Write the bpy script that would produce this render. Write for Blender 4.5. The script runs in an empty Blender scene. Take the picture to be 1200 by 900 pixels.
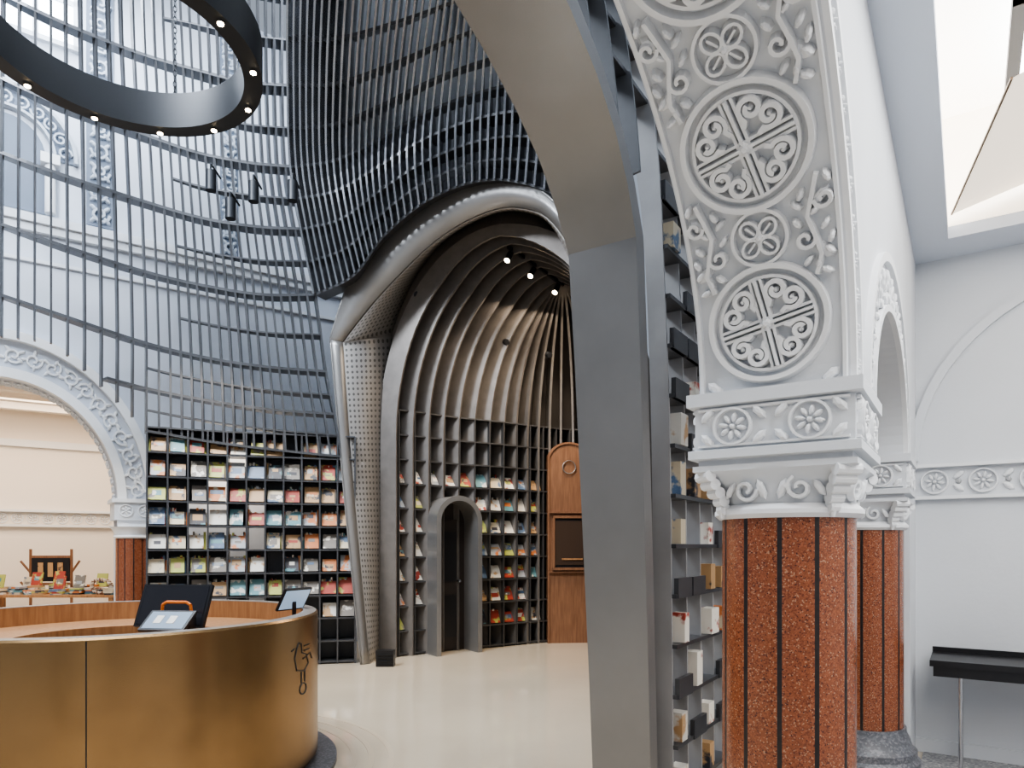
import bpy, math, random
from mathutils import Vector as V
random.seed(7)
CAMZ=1.5; F=800.0; HV=640.0
def P(u,v,d): return V(((u-600)/F*d, d, CAMZ+(HV-v)/F*d))
def PF(u,d): return V(((u-600)/F*d,d,0))
UP=V((0,0,1))
# ---------------------------------------------------------------- materials
def mat(name,col,rough=.5,metal=0.,noise=0,nscale=8,bump=0,bscale=60,emit=None,estr=0,col2=None,coat=0,lo=.35,hi=.65):
    m=bpy.data.materials.new(name); m.use_nodes=True
    nt=m.node_tree; b=nt.nodes['Principled BSDF']
    b.inputs['Base Color'].default_value=(*col,1); b.inputs['Roughness'].default_value=rough
    b.inputs['Metallic'].default_value=metal
    if coat: b.inputs['Coat Weight'].default_value=coat
    if emit: b.inputs['Emission Color'].default_value=(*emit,1); b.inputs['Emission Strength'].default_value=estr
    tc=nt.nodes.new('ShaderNodeTexCoord')
    if noise or col2:
        n=nt.nodes.new('ShaderNodeTexNoise'); n.inputs['Scale'].default_value=nscale; n.inputs['Detail'].default_value=5
        nt.links.new(tc.outputs['Object'],n.inputs['Vector'])
        r=nt.nodes.new('ShaderNodeValToRGB')
        c2=col2 if col2 else tuple(c*(1-noise) for c in col)
        r.color_ramp.elements[0].color=(*c2,1); r.color_ramp.elements[1].color=(*col,1)
        r.color_ramp.elements[0].position=lo; r.color_ramp.elements[1].position=hi
        nt.links.new(n.outputs['Fac'],r.inputs['Fac']); nt.links.new(r.outputs['Color'],b.inputs['Base Color'])
    if bump:
        n2=nt.nodes.new('ShaderNodeTexNoise'); n2.inputs['Scale'].default_value=bscale
        nt.links.new(tc.outputs['Object'],n2.inputs['Vector'])
        bp=nt.nodes.new('ShaderNodeBump'); bp.inputs['Strength'].default_value=bump; bp.inputs['Distance'].default_value=.01
        nt.links.new(n2.outputs['Fac'],bp.inputs['Height']); nt.links.new(bp.outputs['Normal'],b.inputs['Normal'])
    return m
def speckle(name,base,specks,scale=90,rough=.3):
    m=mat(name,base,rough); nt=m.node_tree; b=nt.nodes['Principled BSDF']
    tc=nt.nodes.new('ShaderNodeTexCoord'); v=nt.nodes.new('ShaderNodeTexVoronoi'); v.inputs['Scale'].default_value=scale
    nt.links.new(tc.outputs['Object'],v.inputs['Vector'])
    s=nt.nodes.new('ShaderNodeSeparateColor'); nt.links.new(v.outputs['Color'],s.inputs['Color'])
    r=nt.nodes.new('ShaderNodeValToRGB'); r.color_ramp.interpolation='CONSTANT'
    el=r.color_ramp.elements; el[0].color=(*base,1); el[1].position=specks[0][0]; el[1].color=(*specks[0][1],1)
    for p,c in specks[1:]:
        e=el.new(p); e.color=(*c,1)
    nt.links.new(s.outputs[0],r.inputs['Fac']); nt.links.new(r.outputs['Color'],b.inputs['Base Color'])
    return m
def woodmat(name,c1,c2,rough=.45):
    m=mat(name,c1,rough); nt=m.node_tree; b=nt.nodes['Principled BSDF']
    tc=nt.nodes.new('ShaderNodeTexCoord'); mp=nt.nodes.new('ShaderNodeMapping'); mp.inputs['Scale'].default_value=(14,14,1.2)
    n=nt.nodes.new('ShaderNodeTexNoise'); n.inputs['Scale'].default_value=3; n.inputs['Detail'].default_value=6
    r=nt.nodes.new('ShaderNodeValToRGB'); r.color_ramp.elements[0].color=(*c2,1); r.color_ramp.elements[1].color=(*c1,1)
    r.color_ramp.elements[0].position=.35; r.color_ramp.elements[1].position=.65
    nt.links.new(tc.outputs['Object'],mp.inputs['Vector']); nt.links.new(mp.outputs['Vector'],n.inputs['Vector'])
    nt.links.new(n.outputs['Fac'],r.inputs['Fac']); nt.links.new(r.outputs['Color'],b.inputs['Base Color'])
    return m
def perfmat():
    m=mat('perforated_steel',(.36,.36,.37),.45,.35); nt=m.node_tree; b=nt.nodes['Principled BSDF']
    uv=nt.nodes.new('ShaderNodeTexCoord')
    sc=nt.nodes.new('ShaderNodeVectorMath'); sc.operation='SCALE'; sc.inputs['Scale'].default_value=14
    fr=nt.nodes.new('ShaderNodeVectorMath'); fr.operation='FRACTION'
    sb=nt.nodes.new('ShaderNodeVectorMath'); sb.operation='SUBTRACT'; sb.inputs[1].default_value=(.5,.5,0)
    ln=nt.nodes.new('ShaderNodeVectorMath'); ln.operation='LENGTH'
    lt=nt.nodes.new('ShaderNodeMath'); lt.operation='LESS_THAN'; lt.inputs[1].default_value=.25
    mx=nt.nodes.new('ShaderNodeMix'); mx.data_type='RGBA'
    mx.inputs['A'].default_value=(.30,.285,.27,1); mx.inputs['B'].default_value=(.10,.095,.09,1)
    nt.links.new(uv.outputs['UV'],sc.inputs[0]); nt.links.new(sc.outputs[0],fr.inputs[0]); nt.links.new(fr.outputs[0],sb.inputs[0])
    nt.links.new(sb.outputs[0],ln.inputs[0]); nt.links.new(ln.outputs['Value'],lt.inputs[0]); nt.links.new(lt.outputs[0],mx.inputs['Factor'])
    nt.links.new(mx.outputs['Result'],b.inputs['Base Color'])
    return m
M_steel=mat('lattice_steel',(.11,.113,.122),.34,.6,noise=.25,nscale=3)
M_steelU=mat('dome_steel',(.27,.28,.30),.26,.75,noise=.35,nscale=1.5)
M_steelE=mat('east_shelf_steel',(.38,.38,.385),.45,.3,noise=.2,nscale=3)
M_steelT=mat('east_top_steel',(.16,.165,.175),.45,.5,noise=.2,nscale=3)
M_arch=mat('arch_steel',(.27,.262,.255),.34,.5,noise=.12,nscale=2,bump=.05,bscale=200)  # slight warm cast: warm light on the steel put into its colour
M_perf=perfmat()
M_rib=mat('rib_steel',(.215,.197,.183),.42,.45,noise=.15)
M_soff=mat('vault_front_steel',(.21,.19,.172),.5,.3)
M_ashelf=mat('alcove_shelf_steel',(.10,.098,.098),.45,.5,noise=.15)
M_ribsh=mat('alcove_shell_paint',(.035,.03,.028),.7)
M_back=mat('shelf_back_panel',(.085,.088,.095),.5,.4)
M_plaster=mat('plaster_white',(.66,.685,.72),.75,0,noise=.05,nscale=2,bump=.08,bscale=40)  # darker than the relief; shade around the carving put into its colour
M_plw=mat('plaster_relief',(.76,.775,.795),.65)  # same plaster, lightened so the carving looks lit
M_cream=mat('plaster_cream',(.82,.76,.68),.8)
M_ceil=mat('ceiling_paint',(.66,.70,.77),.8)
M_terr=speckle('terrazzo_red',(.225,.072,.033),[(.45,(.28,.095,.045)),(.68,(.155,.048,.025)),(.88,(.36,.20,.12)),(.95,(.07,.025,.02))],230,.22)
M_strip=mat('terrazzo_black_strip',(.022,.016,.015),.3,noise=.4,nscale=60)
M_base=speckle('base_stone',(.10,.105,.12),[(.5,(.14,.15,.17)),(.8,(.2,.2,.22))],90,.4)
M_tfloor=speckle('terrazzo_grey',(.28,.28,.29),[(.4,(.36,.36,.36)),(.7,(.16,.16,.18)),(.88,(.55,.54,.52))],70,.35)
M_floor=mat('floor_resin',(.66,.56,.43),.10,0,noise=.05,nscale=1.2,coat=.4)
M_floor2=mat('floor_resin_inlay',(.61,.51,.39),.14)
M_bronze=mat('bronze_sheet',(.40,.25,.12),.26,.92,noise=.35,nscale=1.3,bump=.03,bscale=150)
M_rim=mat('counter_rim',(.30,.27,.24),.4,.4)
M_wood=woodmat('oak_wood',(.42,.22,.10),(.31,.15,.065))
M_wood2=woodmat('cherry_wood',(.24,.12,.065),(.17,.08,.042))
M_black=mat('black_plastic',(.012,.012,.014),.35)
M_lamp=mat('lamp_black_metal',(.016,.018,.022),.45,.4)
M_bulb=mat('bulb_glow',(1,.8,.55),.5,emit=(1,.80,.52),estr=34)
M_screen=mat('screen_glow',(.1,.12,.15),.2,emit=(.45,.6,.8),estr=.7)
M_orange=mat('orange_plastic',(.85,.22,.03),.4)
M_chrome=mat('chrome',(.6,.6,.62),.2,1)
M_dkbrown=mat('dark_door',(.025,.018,.015),.5)
M_winglow=mat('window_daylight',(.9,.95,1),.5,emit=(.84,.92,1),estr=5)
M_cove=mat('lightwell_panel',(.9,.84,.76),.7,emit=(1,.84,.66),estr=.9)  # warm light on the well faces put into the material as glow
M_cove2=mat('lightwell_side_panel',(.92,.90,.88),.7,emit=(1,.93,.84),estr=1.5)  # whiter glow; shading difference between well faces put into the colour
M_warmled=mat('warm_led',(1,.7,.45),.5,emit=(1,.62,.3),estr=2.5)
M_gold=mat('bronze_trim',(.12,.08,.05),.4,.6)
BOOKC=[(.62,.60,.55),(.36,.38,.40),(.10,.16,.26),(.45,.28,.14),(.44,.46,.12),(.38,.06,.04),(.04,.04,.05),(.60,.52,.38),(.56,.19,.06),(.12,.27,.30),(.80,.76,.68),(.20,.18,.16)]
M_books=[mat('book_cover_%d'%i,c,.45,col2=BOOKC[(i*5+3)%12],nscale=9,lo=.40,hi=.46) for i,c in enumerate(BOOKC)]
# ---------------------------------------------------------------- mesh builder
class MB:
    def __init__(s): s.v=[];s.f=[];s.m=[];s.slots=[]
    def mi(s,m):
        if m not in s.slots: s.slots.append(m)
        return s.slots.index(m)
    def add(s,vs,fs,m):
        o=len(s.v); s.v+= [tuple(x) for x in vs]; k=s.mi(m)
        for f in fs: s.f.append(tuple(o+i for i in f)); s.m.append(k)
    def box(s,c,ax,ay,az,hx,hy,hz,m):
        vs=[c+ax*(hx*i)+ay*(hy*j)+az*(hz*k) for i in(-1,1) for j in(-1,1) for k in(-1,1)]
        s.add(vs,[(0,1,3,2),(4,6,7,5),(0,4,5,1),(2,3,7,6),(0,2,6,4),(1,5,7,3)],m)
    def abox(s,c,hx,hy,hz,m): s.box(V(c),V((1,0,0)),V((0,1,0)),UP,hx,hy,hz,m)
    def sweep(s,pts,W,T,w0,w1,t,m,closed=False):
        n=len(pts); vs=[]
        for i in range(n):
            w=W[i] if isinstance(W,list) else W; tt=T[i] if isinstance(T,list) else T
            a=w0[i] if isinstance(w0,list) else w0; b=w1[i] if isinstance(w1,list) else w1
            vs+=[pts[i]+w*a-tt*t/2,pts[i]+w*b-tt*t/2,pts[i]+w*b+tt*t/2,pts[i]+w*a+tt*t/2]
        fs=[]
        for i in range(n if closed else n-1):
            j=(i+1)%n
            for k in range(4): fs.append((i*4+k,i*4+(k+1)%4,j*4+(k+1)%4,j*4+k))
        if not closed: fs+=[(0,3,2,1),((n-1)*4,(n-1)*4+1,(n-1)*4+2,(n-1)*4+3)]
        s.add(vs,fs,m)
    def loft(s,rows,m,closed=False):
        n=len(rows[0]); vs=[p for r in rows for p in r]; fs=[]
        for i in range(len(rows)-1):
            for j in range(n if closed else n-1):
                k=(j+1)%n; fs.append((i*n+j,i*n+k,(i+1)*n+k,(i+1)*n+j))
        s.add(vs,fs,m)
    def lathe(s,c,prof,n,m,mf=None):
        vs=[];k=len(prof)
        for i in range(n):
            a=2*math.pi*i/n
            for r,z in prof: vs.append(V(c)+V((r*math.cos(a),r*math.sin(a),z)))
        base=len(s.v); s.v+=[tuple(x) for x in vs]
        for i in range(n):
            j=(i+1)%n; ki=s.mi(mf(i) if mf else m)
            for q in range(k-1): s.f.append((base+i*k+q,base+j*k+q,base+j*k+q+1,base+i*k+q+1)); s.m.append(ki)
    def cyl(s,p0,p1,r,m,n=12,r1=None):
        p0=V(p0);p1=V(p1); d=(p1-p0).normalized(); x=d.orthogonal().normalized(); y=d.cross(x); r1=r if r1 is None else r1
        vs=[p0+(x*math.cos(2*math.pi*i/n)+y*math.sin(2*math.pi*i/n))*r for i in range(n)]+[p1+(x*math.cos(2*math.pi*i/n)+y*math.sin(2*math.pi*i/n))*r1 for i in range(n)]
        s.add(vs,[(i,(i+1)%n,n+(i+1)%n,n+i) for i in range(n)]+[tuple(range(n))[::-1],tuple(range(n,2*n))],m)
    def tube(s,pts,r,m,n=8):
        for a,b in zip(pts[:-1],pts[1:]): s.cyl(a,b,r,m,n)
    def relief(s,mp,pts,w,h,m,closed=False):
        n=len(pts); rows=[]
        for i in range(n):
            p=pts[i]; a=pts[(i-1)%n] if (closed or i>0) else p; b=pts[(i+1)%n] if (closed or i<n-1) else p
            tx,ty=b[0]-a[0],b[1]-a[1]; l=math.hypot(tx,ty) or 1; nx,ny=-ty/l,tx/l
            row=[]
            for o,hh in((-1,-.3),(-.62,1),(.62,1),(1,-.3)):
                q,nn=mp(p[0]+nx*o*w,p[1]+ny*o*w); row.append(q+nn*(hh*h))
            rows.append(row)
        if closed: rows.append(rows[0])
        s.loft(rows,m)
        if not closed:
            s.add(rows[0],[(0,1,2,3)],m); s.add(rows[-1],[(3,2,1,0)],m)
    def dome(s,mp,cx,cy,rx,ry,ang,h,m,n=10):
        ca,sa=math.cos(ang),math.sin(ang); rings=[]
        for k,hh in((1,-.1),(.75,.75),(.35,1.0)):
            r=[]
            for i in range(n):
                t=2*math.pi*i/n; x,y=rx*k*math.cos(t),ry*k*math.sin(t)
                q,nn=mp(cx+x*ca-y*sa,cy+x*sa+y*ca); r.append(q+nn*h*hh)
            rings.append(r)
        s.loft(rings,m,closed=True); s.add(rings[-1],[tuple(range(n))],m)
    def build(s,name,smooth=None):
        me=bpy.data.meshes.new(name); me.from_pydata(s.v,[],s.f)
        for m in s.slots: me.materials.append(m)
        me.polygons.foreach_set('material_index',s.m)
        if smooth:
            me.polygons.foreach_set('use_smooth',[True]*len(me.polygons)); me.set_sharp_from_angle(angle=math.radians(smooth))
        me.update(); ob=bpy.data.objects.new(name,me); bpy.context.collection.objects.link(ob); return ob
def cr(p,t):
    n=len(p)-1; i=max(0,min(n-1,int(math.floor(t)))); f=t-i
    p1,p2=p[i],p[i+1]; p0=p[i-1] if i>0 else p1*2-p2; p3=p[i+2] if i+2<=n else p2*2-p1
    return p1+ (p2-p0)*(.5*f)+(p0*2-p1*5+p2*4-p3)*(.5*f*f)+(p1*3-p0-p2*3+p3)*(.5*f*f*f)
def resample(p,n,k=20,lin=False):
    d=list(p) if lin else [cr(p,i/k) for i in range((len(p)-1)*k+1)]
    L=[0]
    for a,b in zip(d[:-1],d[1:]): L.append(L[-1]+(b-a).length)
    out=[];j=0
    for i in range(n+1):
        t=L[-1]*i/n
        while j<len(L)-2 and L[j+1]<t: j+=1
        f=(t-L[j])/max(1e-9,L[j+1]-L[j]); out.append(d[j].lerp(d[j+1],min(1,f)))
    return out,L[-1]
# ---------------------------------------------------------------- frames
O=V((1.04,2.58,0)); Bv=V((.5547,.832,0)); Av=V((-.832,.5547,0))
def G(b,a,z): return O+Bv*b+Av*a+UP*z
# ---------------------------------------------------------------- motifs
def circ(cx,cy,r,n=28,a0=0): return [(cx+r*math.cos(a0+2*math.pi*i/n),cy+r*math.sin(a0+2*math.pi*i/n)) for i in range(n)]
def spiral(cx,cy,r0,r1,a0,turns,n=16):
    return [(cx+(r0+(r1-r0)*i/n)*math.cos(a0+turns*2*math.pi*i/n),cy+(r0+(r1-r0)*i/n)*math.sin(a0+turns*2*math.pi*i/n)) for i in range(n+1)]
def rot(pts,a,cx=0,cy=0):
    c,s=math.cos(a),math.sin(a); return [(cx+x*c-y*s,cy+x*s+y*c) for x,y in pts]
def medallion(mb,mp,cx,cy,R,m,h=.014,th=.15):
    k=R/.19
    mb.relief(mp,circ(cx,cy,R*.97,40),.013*k,h,m,True)
    mb.relief(mp,circ(cx,cy,R*.80,40),.008*k,h*.8,m,True)
    for q in range(4):
        a=th+q*math.pi/2
        for o in(-.017*k,.0,.017*k): mb.relief(mp,rot([(0.0,o),(R*.78,o)],a,cx,cy),.007*k,h*(.9 if o else 1.2),m)
        for sg in(-1,1):
            sp=[(R*.28,sg*R*.10)]+[(x,sg*y) for x,y in spiral(R*.50,R*.29,R*.19,R*.06,math.pi*1.25,1.3,18)]
            mb.relief(mp,rot(sp,a,cx,cy),.0115*k,h*1.1,m)
            c=rot([(R*.50,sg*R*.29)],a,cx,cy)[0]; mb.dome(mp,c[0],c[1],R*.065,R*.065,0,h,m,6)
    mb.dome(mp,cx,cy,R*.12,R*.12,0,h*1.4,m,8)
def flower(mb,mp,cx,cy,R,m,h=.014,np=4,ring=True,th=.6):
    if ring: mb.relief(mp,circ(cx,cy,R*.96,30),R*.09,h,m,True)
    for q in range(np):
        a=th+q*2*math.pi/np
        if np==4:
            lp=[(R*(.12+.66*(.5-.5*math.cos(t))),R*.28*math.sin(t)) for t in [2*math.pi*i/14 for i in range(14)]]
            mb.relief(mp,rot(lp,a,cx,cy),R*.075,h,m,True); mb.relief(mp,rot([(R*.2,0),(R*.62,0)],a,cx,cy),R*.06,h*.9,m)
        else:
            c=rot([(R*.48,0)],a,cx,cy)[0]; mb.dome(mp,c[0],c[1],R*.3,R*.14,a,h,m,8)
    mb.dome(mp,cx,cy,R*.16,R*.16,0,h*1.3,m,8)
def leaf(mb,mp,cx,cy,L,a,m,h=.014,mir=1):
    def T(pts): return rot([(x*L,y*L*mir) for x,y in pts],a,cx,cy)
    stem=[(-1,.0),(-.6,.12),(-.2,.02),(.2,-.1),(.6,.02),(1,.14)]
    mb.relief(mp,T(stem),L*.065,h,m)
    mb.relief(mp,T(spiral(-.25,-.18,.22,.05,1.4,1.1,12)),L*.06,h,m)
    mb.relief(mp,T(spiral(.5,.24,.2,.05,-1.6,-1.1,12)),L*.06,h,m)
    for (x,y,r) in((-.7,-.16,.8),(-.55,.28,-.8),(-.02,.22,.7),(.1,-.32,-.7),(.65,-.2,.5),(.9,.32,-.4),(-.95,.2,2),(.3,.05,.9),(-.8,.05,.3),(.45,-.3,-.9),(-.3,.32,.4)):
        c=T([(x,y)])[0]; mb.dome(mp,c[0],c[1],L*.16,L*.08,a+r*mir,h*1.1,m,7)
# ---------------------------------------------------------------- floor
mb=MB(); mb.abox((-2,7,-.05),14,12,.05,M_floor); mb.build('floor')
mb=MB()
mb.add([G(-6,-.3,.004),G(3.3,-.3,.004),G(3.3,-5,.004),G(-6,-5,.004),G(-6,-.3,-.02),G(3.3,-.3,-.02),G(3.3,-5,-.02),G(-6,-5,-.02)],[(0,1,2,3),(0,4,5,1),(2,6,7,3)],M_tfloor); mb.build('floor_terrazzo')
CC=V((-2.6,4.5,0))
mb=MB()
for r in(1.50,1.62,1.76): mb.lathe(CC,[(r,.0),(r,.003),(r+.04,.003),(r+.04,.0)],96,M_floor2)
mb.build('floor_inlay_rings')
# ---------------------------------------------------------------- wall B (right, with arches)
def strip_wall(mb,Fn,smp,a0,a1,m):
    for (s0,b0,t0),(s1,b1,t1) in zip(smp[:-1],smp[1:]):
        vs=[Fn(s0,a0,b0),Fn(s1,a0,b1),Fn(s1,a0,t1),Fn(s0,a0,t0),Fn(s0,a1,b0),Fn(s1,a1,b1),Fn(s1,a1,t1),Fn(s0,a1,t0)]
        if abs(s1-s0)>1e-6: mb.add(vs,[(0,1,2,3),(5,4,7,6),(0,4,5,1),(3,2,6,7)],m)
        else: mb.add(vs,[(0,4,5,1)],m)
IMZ=2.05; R1=1.5; RZ=1.12; c1=-.26-R1
smp=[(-6,0,6.5),(-.26-2*R1,0,6.5)]
for i in range(65):
    t=math.pi-math.pi*i/64; smp.append((c1+R1*math.cos(t),IMZ+RZ*math.sin(t),6.5))
smp.append((.26,IMZ,6.5))
c2=1.1; rx2=.84; rz2=.55
for i in range(33):
    t=math.pi-math.pi*i/32; smp.append((c2+rx2*math.cos(t),IMZ+rz2*math.sin(t),6.5))
smp+=[(2.5,IMZ,6.5),(2.5,0,6.5),(3.3,0,6.5)]
mb=MB(); strip_wall(mb,G,smp,-.25,.25,M_plaster)
def trimring(mb,Fn,c,zs,rx0,rz0,rx1,rz1,a0,a1,m,n=40,t0=0,t1=math.pi):
    rows=[]
    for i in range(n+1):
        t=t0+(t1-t0)*i/n; cx,sx=math.cos(t),math.sin(t)
        rows.append([Fn(c+rx0*cx,a0,zs+rz0*sx),Fn(c+rx0*cx,a1,zs+rz0*sx),Fn(c+rx1*cx,a1,zs+rz1*sx),Fn(c+rx1*cx,a0,zs+rz1*sx)])
    mb.loft(rows,m)
trimring(mb,G,c1,IMZ,R1,RZ,R1+.035,RZ+.035,-.25,-.268,M_plw)
trimring(mb,G,c1,IMZ,R1+.13,RZ+.13,R1+.16,RZ+.16,-.25,-.27,M_plw)
trimring(mb,G,c2,IMZ,rx2,rz2,rx2+.03,rz2+.03,-.25,-.275,M_plw)
trimring(mb,G,c2,IMZ,rx2+.17,rz2+.22,rx2+.2,rz2+.26,-.25,-.275,M_plw)
mb.build('wall_arcade',30)
TT=[0];LL=[0]
for i in range(1,801):
    t=math.pi*i/800; tp=TT[-1]; TT.append(t)
    LL.append(LL[-1]+math.hypot(R1*(math.cos(t)-math.cos(tp)),RZ*(math.sin(t)-math.sin(tp))))
def tofs(s):
    if s<=0: return s/RZ
    lo,hi=0,800
    while hi-lo>1:
        m_=(lo+hi)//2
        if LL[m_]<s: lo=m_
        else: hi=m_
    return TT[lo]+(TT[hi]-TT[lo])*(s-LL[lo])/max(1e-9,LL[hi]-LL[lo])
mb=MB()
def soff(s,w):
    t=tofs(s); b=c1+R1*math.cos(t); z=IMZ+RZ*math.sin(t)
    n=(Bv*(-math.cos(t)/R1)-UP*(math.sin(t)/RZ)).normalized(); return G(b,w,z),n
for w in(-.235,.235): mb.relief(soff,[(i*.05,w) for i in range(80)],.009,.016,M_plw)
for k in range(7):
    s=.215+k*.56; medallion(mb,soff,s,0,.195,M_plw,h=.032,th=.2)
    s2=s+.28; flower(mb,soff,s2,0,.09,M_plw,h=.028,th=.78)
    for sg in(-1,1):
        leaf(mb,soff,s2,sg*.165,.15,0,M_plw,h=.032,mir=sg)
        mb.dome(soff,s-.2,sg*.19,.04,.02,.8*sg,.022,M_plw,6)
        mb.dome(soff,s+.2,sg*.19,.04,.02,-.8*sg,.022,M_plw,6)
def faceR1(s,r):
    t=tofs(s); return G(c1+(R1+r)*math.cos(t),-.25,IMZ+(RZ+r)*math.sin(t)),-Av
for k in range(22): flower(mb,faceR1,.05+k*.105,.082,.042,M_plw,h=.018,np=5,ring=False)
def faceR2(s,r):
    t=s; return G(c2+(rx2+r)*math.cos(t),-.25,IMZ+(rz2+r*1.2)*math.sin(t)),-Av
for k in range(15):
    t=.1+k*.21
    def mp(x,y,t=t): return faceR2(t+x,y)
    mb.relief(mp,[(x,y+.1) for x,y in spiral(0,0,.075,.015,k*.4,1.2,12)],.012,.018,M_plw)
    for q in range(3): mb.dome(mp,.07,.06+q*.04,.03,.018,q,.02,M_plw,6)
mb.build('carved_arch_relief')
# columns
def column(b0,name):
    mb=MB(); c=G(b0,0,0); r=.235
    N=180
    def mf(i): return M_strip if i%15 in(0,1) else M_terr
    mb.lathe(c,[(r,.34),(r,1.64)],N,M_terr,mf)
    mb.lathe(c,[(0,0),(.33,0),(.33,.16),(.31,.18),(.31,.22),(.285,.24),(.27,.29),(.25,.33),(.25,.36),(0,.36)],48,M_base)
    mb.lathe(c,[(0,1.60),(.245,1.60),(.262,1.615),(.262,1.63),(.245,1.645),(.24,1.65)],48,M_plw)
    rows=[]
    for z,h,q in((1.64,.232,0),(1.68,.236,.1),(1.72,.245,.35),(1.755,.262,.7),(1.77,.272,1),(1.79,.272,1),(1.79,.255,1),(1.81,.255,1),(1.815,.285,1),(1.845,.285,1),(1.85,.265,1),(2.0,.265,1),(2.005,.29,1),(2.05,.29,1),(2.05,.2,1)):
        row=[]
        for i in range(48):
            t=2*math.pi*i/48; cx,sx=math.cos(t),math.sin(t)
            k=1/max(abs(cx),abs(sx)); f=1+(k-1)*q
            row.append(c+Bv*(h*f*cx)+Av*(h*f*sx)+UP*z)
        rows.append(row)
    mb.loft(rows,M_plaster,closed=True)
    for sb in(-1,1):
        for sa in(-1,1):
            d=(Bv*sb+Av*sa).normalized(); x=UP.cross(d)
            for z,rad,w in((1.755,.335,.045),(1.725,.315,.04),(1.695,.292,.033),(1.665,.272,.026),(1.635,.262,.018)):
                mb.cyl(c+d*rad-x*w+UP*z,c+d*rad+x*w+UP*z,.021,M_plw,10)
            mb.cyl(c+d*.262+UP*1.60,c+d*.262+UP*1.64,.008,M_plw,8,.022)
    for d in(-Bv,Bv,-Av,Av):
        x=UP.cross(d)
        def mpf(px,pz,d=d,x=x): return c+d*.267+x*px+UP*pz,d
        def mpc(px,pz,d=d,x=x):
            return c+d*(.237+.02*(pz-1.64)/.12)+x*px+UP*pz-d*(px*px*1.3),d
        for sg in(-1,1):
            flower(mb,mpf,sg*.128,1.925,.066,M_plw,h=.018,np=8,ring=True)
            for q in(-1,1):
                for e in(-1,1): mb.dome(mpf,sg*.128+q*.09,1.925+e*.045,.035,.016,-q*e*.8,.018,M_plw,6)
            mb.relief(mpc,spiral(sg*.09,1.70,.042,.01,1+sg,1.2*sg,14),.008,.016,M_plw)
            mb.dome(mpc,sg*.035,1.70,.04,.016,1.2*sg,.014,M_plw,6)
            mb.dome(mpc,sg*.15,1.70,.035,.014,-1.0*sg,.014,M_plw,6)
        for e in(1.86,1.99): mb.relief(mpf,[(-.25,e),(.25,e)],.006,.012,M_plw)
    return mb.build(name,35)
column(0,'terrazzo_column'); column(2.22,'terrazzo_column.001')
# wall C
mb=MB(); bw=3.1
def FC(s,off,z): return G(bw-off,-.25-s,z)
mb.box(G(bw+.15,-2.7,1.8),Bv,Av,UP,.15,2.7,1.8,M_plaster)
mb.build('wall_back')
mb=MB()
trimring(mb,FC,1.22,2.12,1.2,1.2,1.26,1.26,0,.035,M_plaster,n=60)
mb.build('trim_blind_arch',30)
mb=MB()
mb.box(G(bw-.02,-2.7,2.08),Bv,Av,UP,.03,2.68,.012,M_plw); mb.box(G(bw-.02,-2.7,1.85),Bv,Av,UP,.03,2.68,.012,M_plw)
def fz(x,z): return G(bw-.002,-.25-x,z),-Bv
for k in range(18):
    flower(mb,fz,.12+k*.29,1.965,.085,M_plw,h=.024,np=8)
    for q in(-1,1): mb.dome(fz,.265+k*.29,1.965+q*.045,.045,.022,.7*q,.02,M_plw,7); mb.dome(fz,.265+k*.29+.0,1.965,.02,.02,0,.02,M_plw,6)
mb.build('trim_frieze')
mb=MB(); mb.box(G(bw-.012,-2.7,.05),Bv,Av,UP,.012,2.68,.05,M_plaster); mb.build('baseboard_back')
mb=MB(); mb.box(G(-1.5,-5.2,1.8),Bv,Av,UP,4.8,.1,1.8,M_plaster); mb.build('wall_right')
# ceiling with light well
CZ=3.57
mb=MB()
def cq(b0,b1,a0,a1): mb.box(G((b0+b1)/2,(a0+a1)/2,CZ+.04),Bv,Av,UP,abs(b1-b0)/2,abs(a1-a0)/2,.04,M_ceil)
cq(-6,3.3,-.46,-.25); cq(2.73,3.3,-5.3,-.46); cq(-6,-4.5,-5.3,-.46); cq(-4.5,2.73,-5.3,-4.2)
mb.build('ceiling')
mb=MB()
def q4(a,b,c,d,m): mb.add([a,b,c,d],[(0,1,2,3)],m)
w0=[G(2.73,-.46,CZ+.08),G(2.73,-4.2,CZ+.08),G(-4.5,-4.2,CZ+.08),G(-4.5,-.46,CZ+.08)]
w1=[G(2.95,-.30,4.5),G(2.95,-4.3,4.5),G(-4.7,-4.3,4.5),G(-4.7,-.30,4.5)]
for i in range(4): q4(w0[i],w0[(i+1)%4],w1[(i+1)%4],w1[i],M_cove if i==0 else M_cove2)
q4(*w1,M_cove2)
for bb in(-1.6,.2): mb.box(G(bb,-2.3,4.42),Bv,Av,UP,.05,2,.08,M_plaster)
mb.sweep([G(2.66,-.48,3.70),G(1.25,-.74,3.70)],Av,UP,-.005,.005,.012,M_gold)
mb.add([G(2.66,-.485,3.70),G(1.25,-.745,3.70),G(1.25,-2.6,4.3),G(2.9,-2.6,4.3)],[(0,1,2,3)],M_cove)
mb.box(G(2.03,-1.42,4.20),Bv,Av,UP,.62,.62,.02,M_winglow)
for q in(-1,1):
    mb.box(G(2.03+q*.64,-1.42,4.18),Bv,Av,UP,.03,.67,.04,M_lamp); mb.box(G(2.03,-1.42+q*.64,4.18),Bv,Av,UP,.67,.03,.04,M_lamp)
mb.build('window_skylight')
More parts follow.
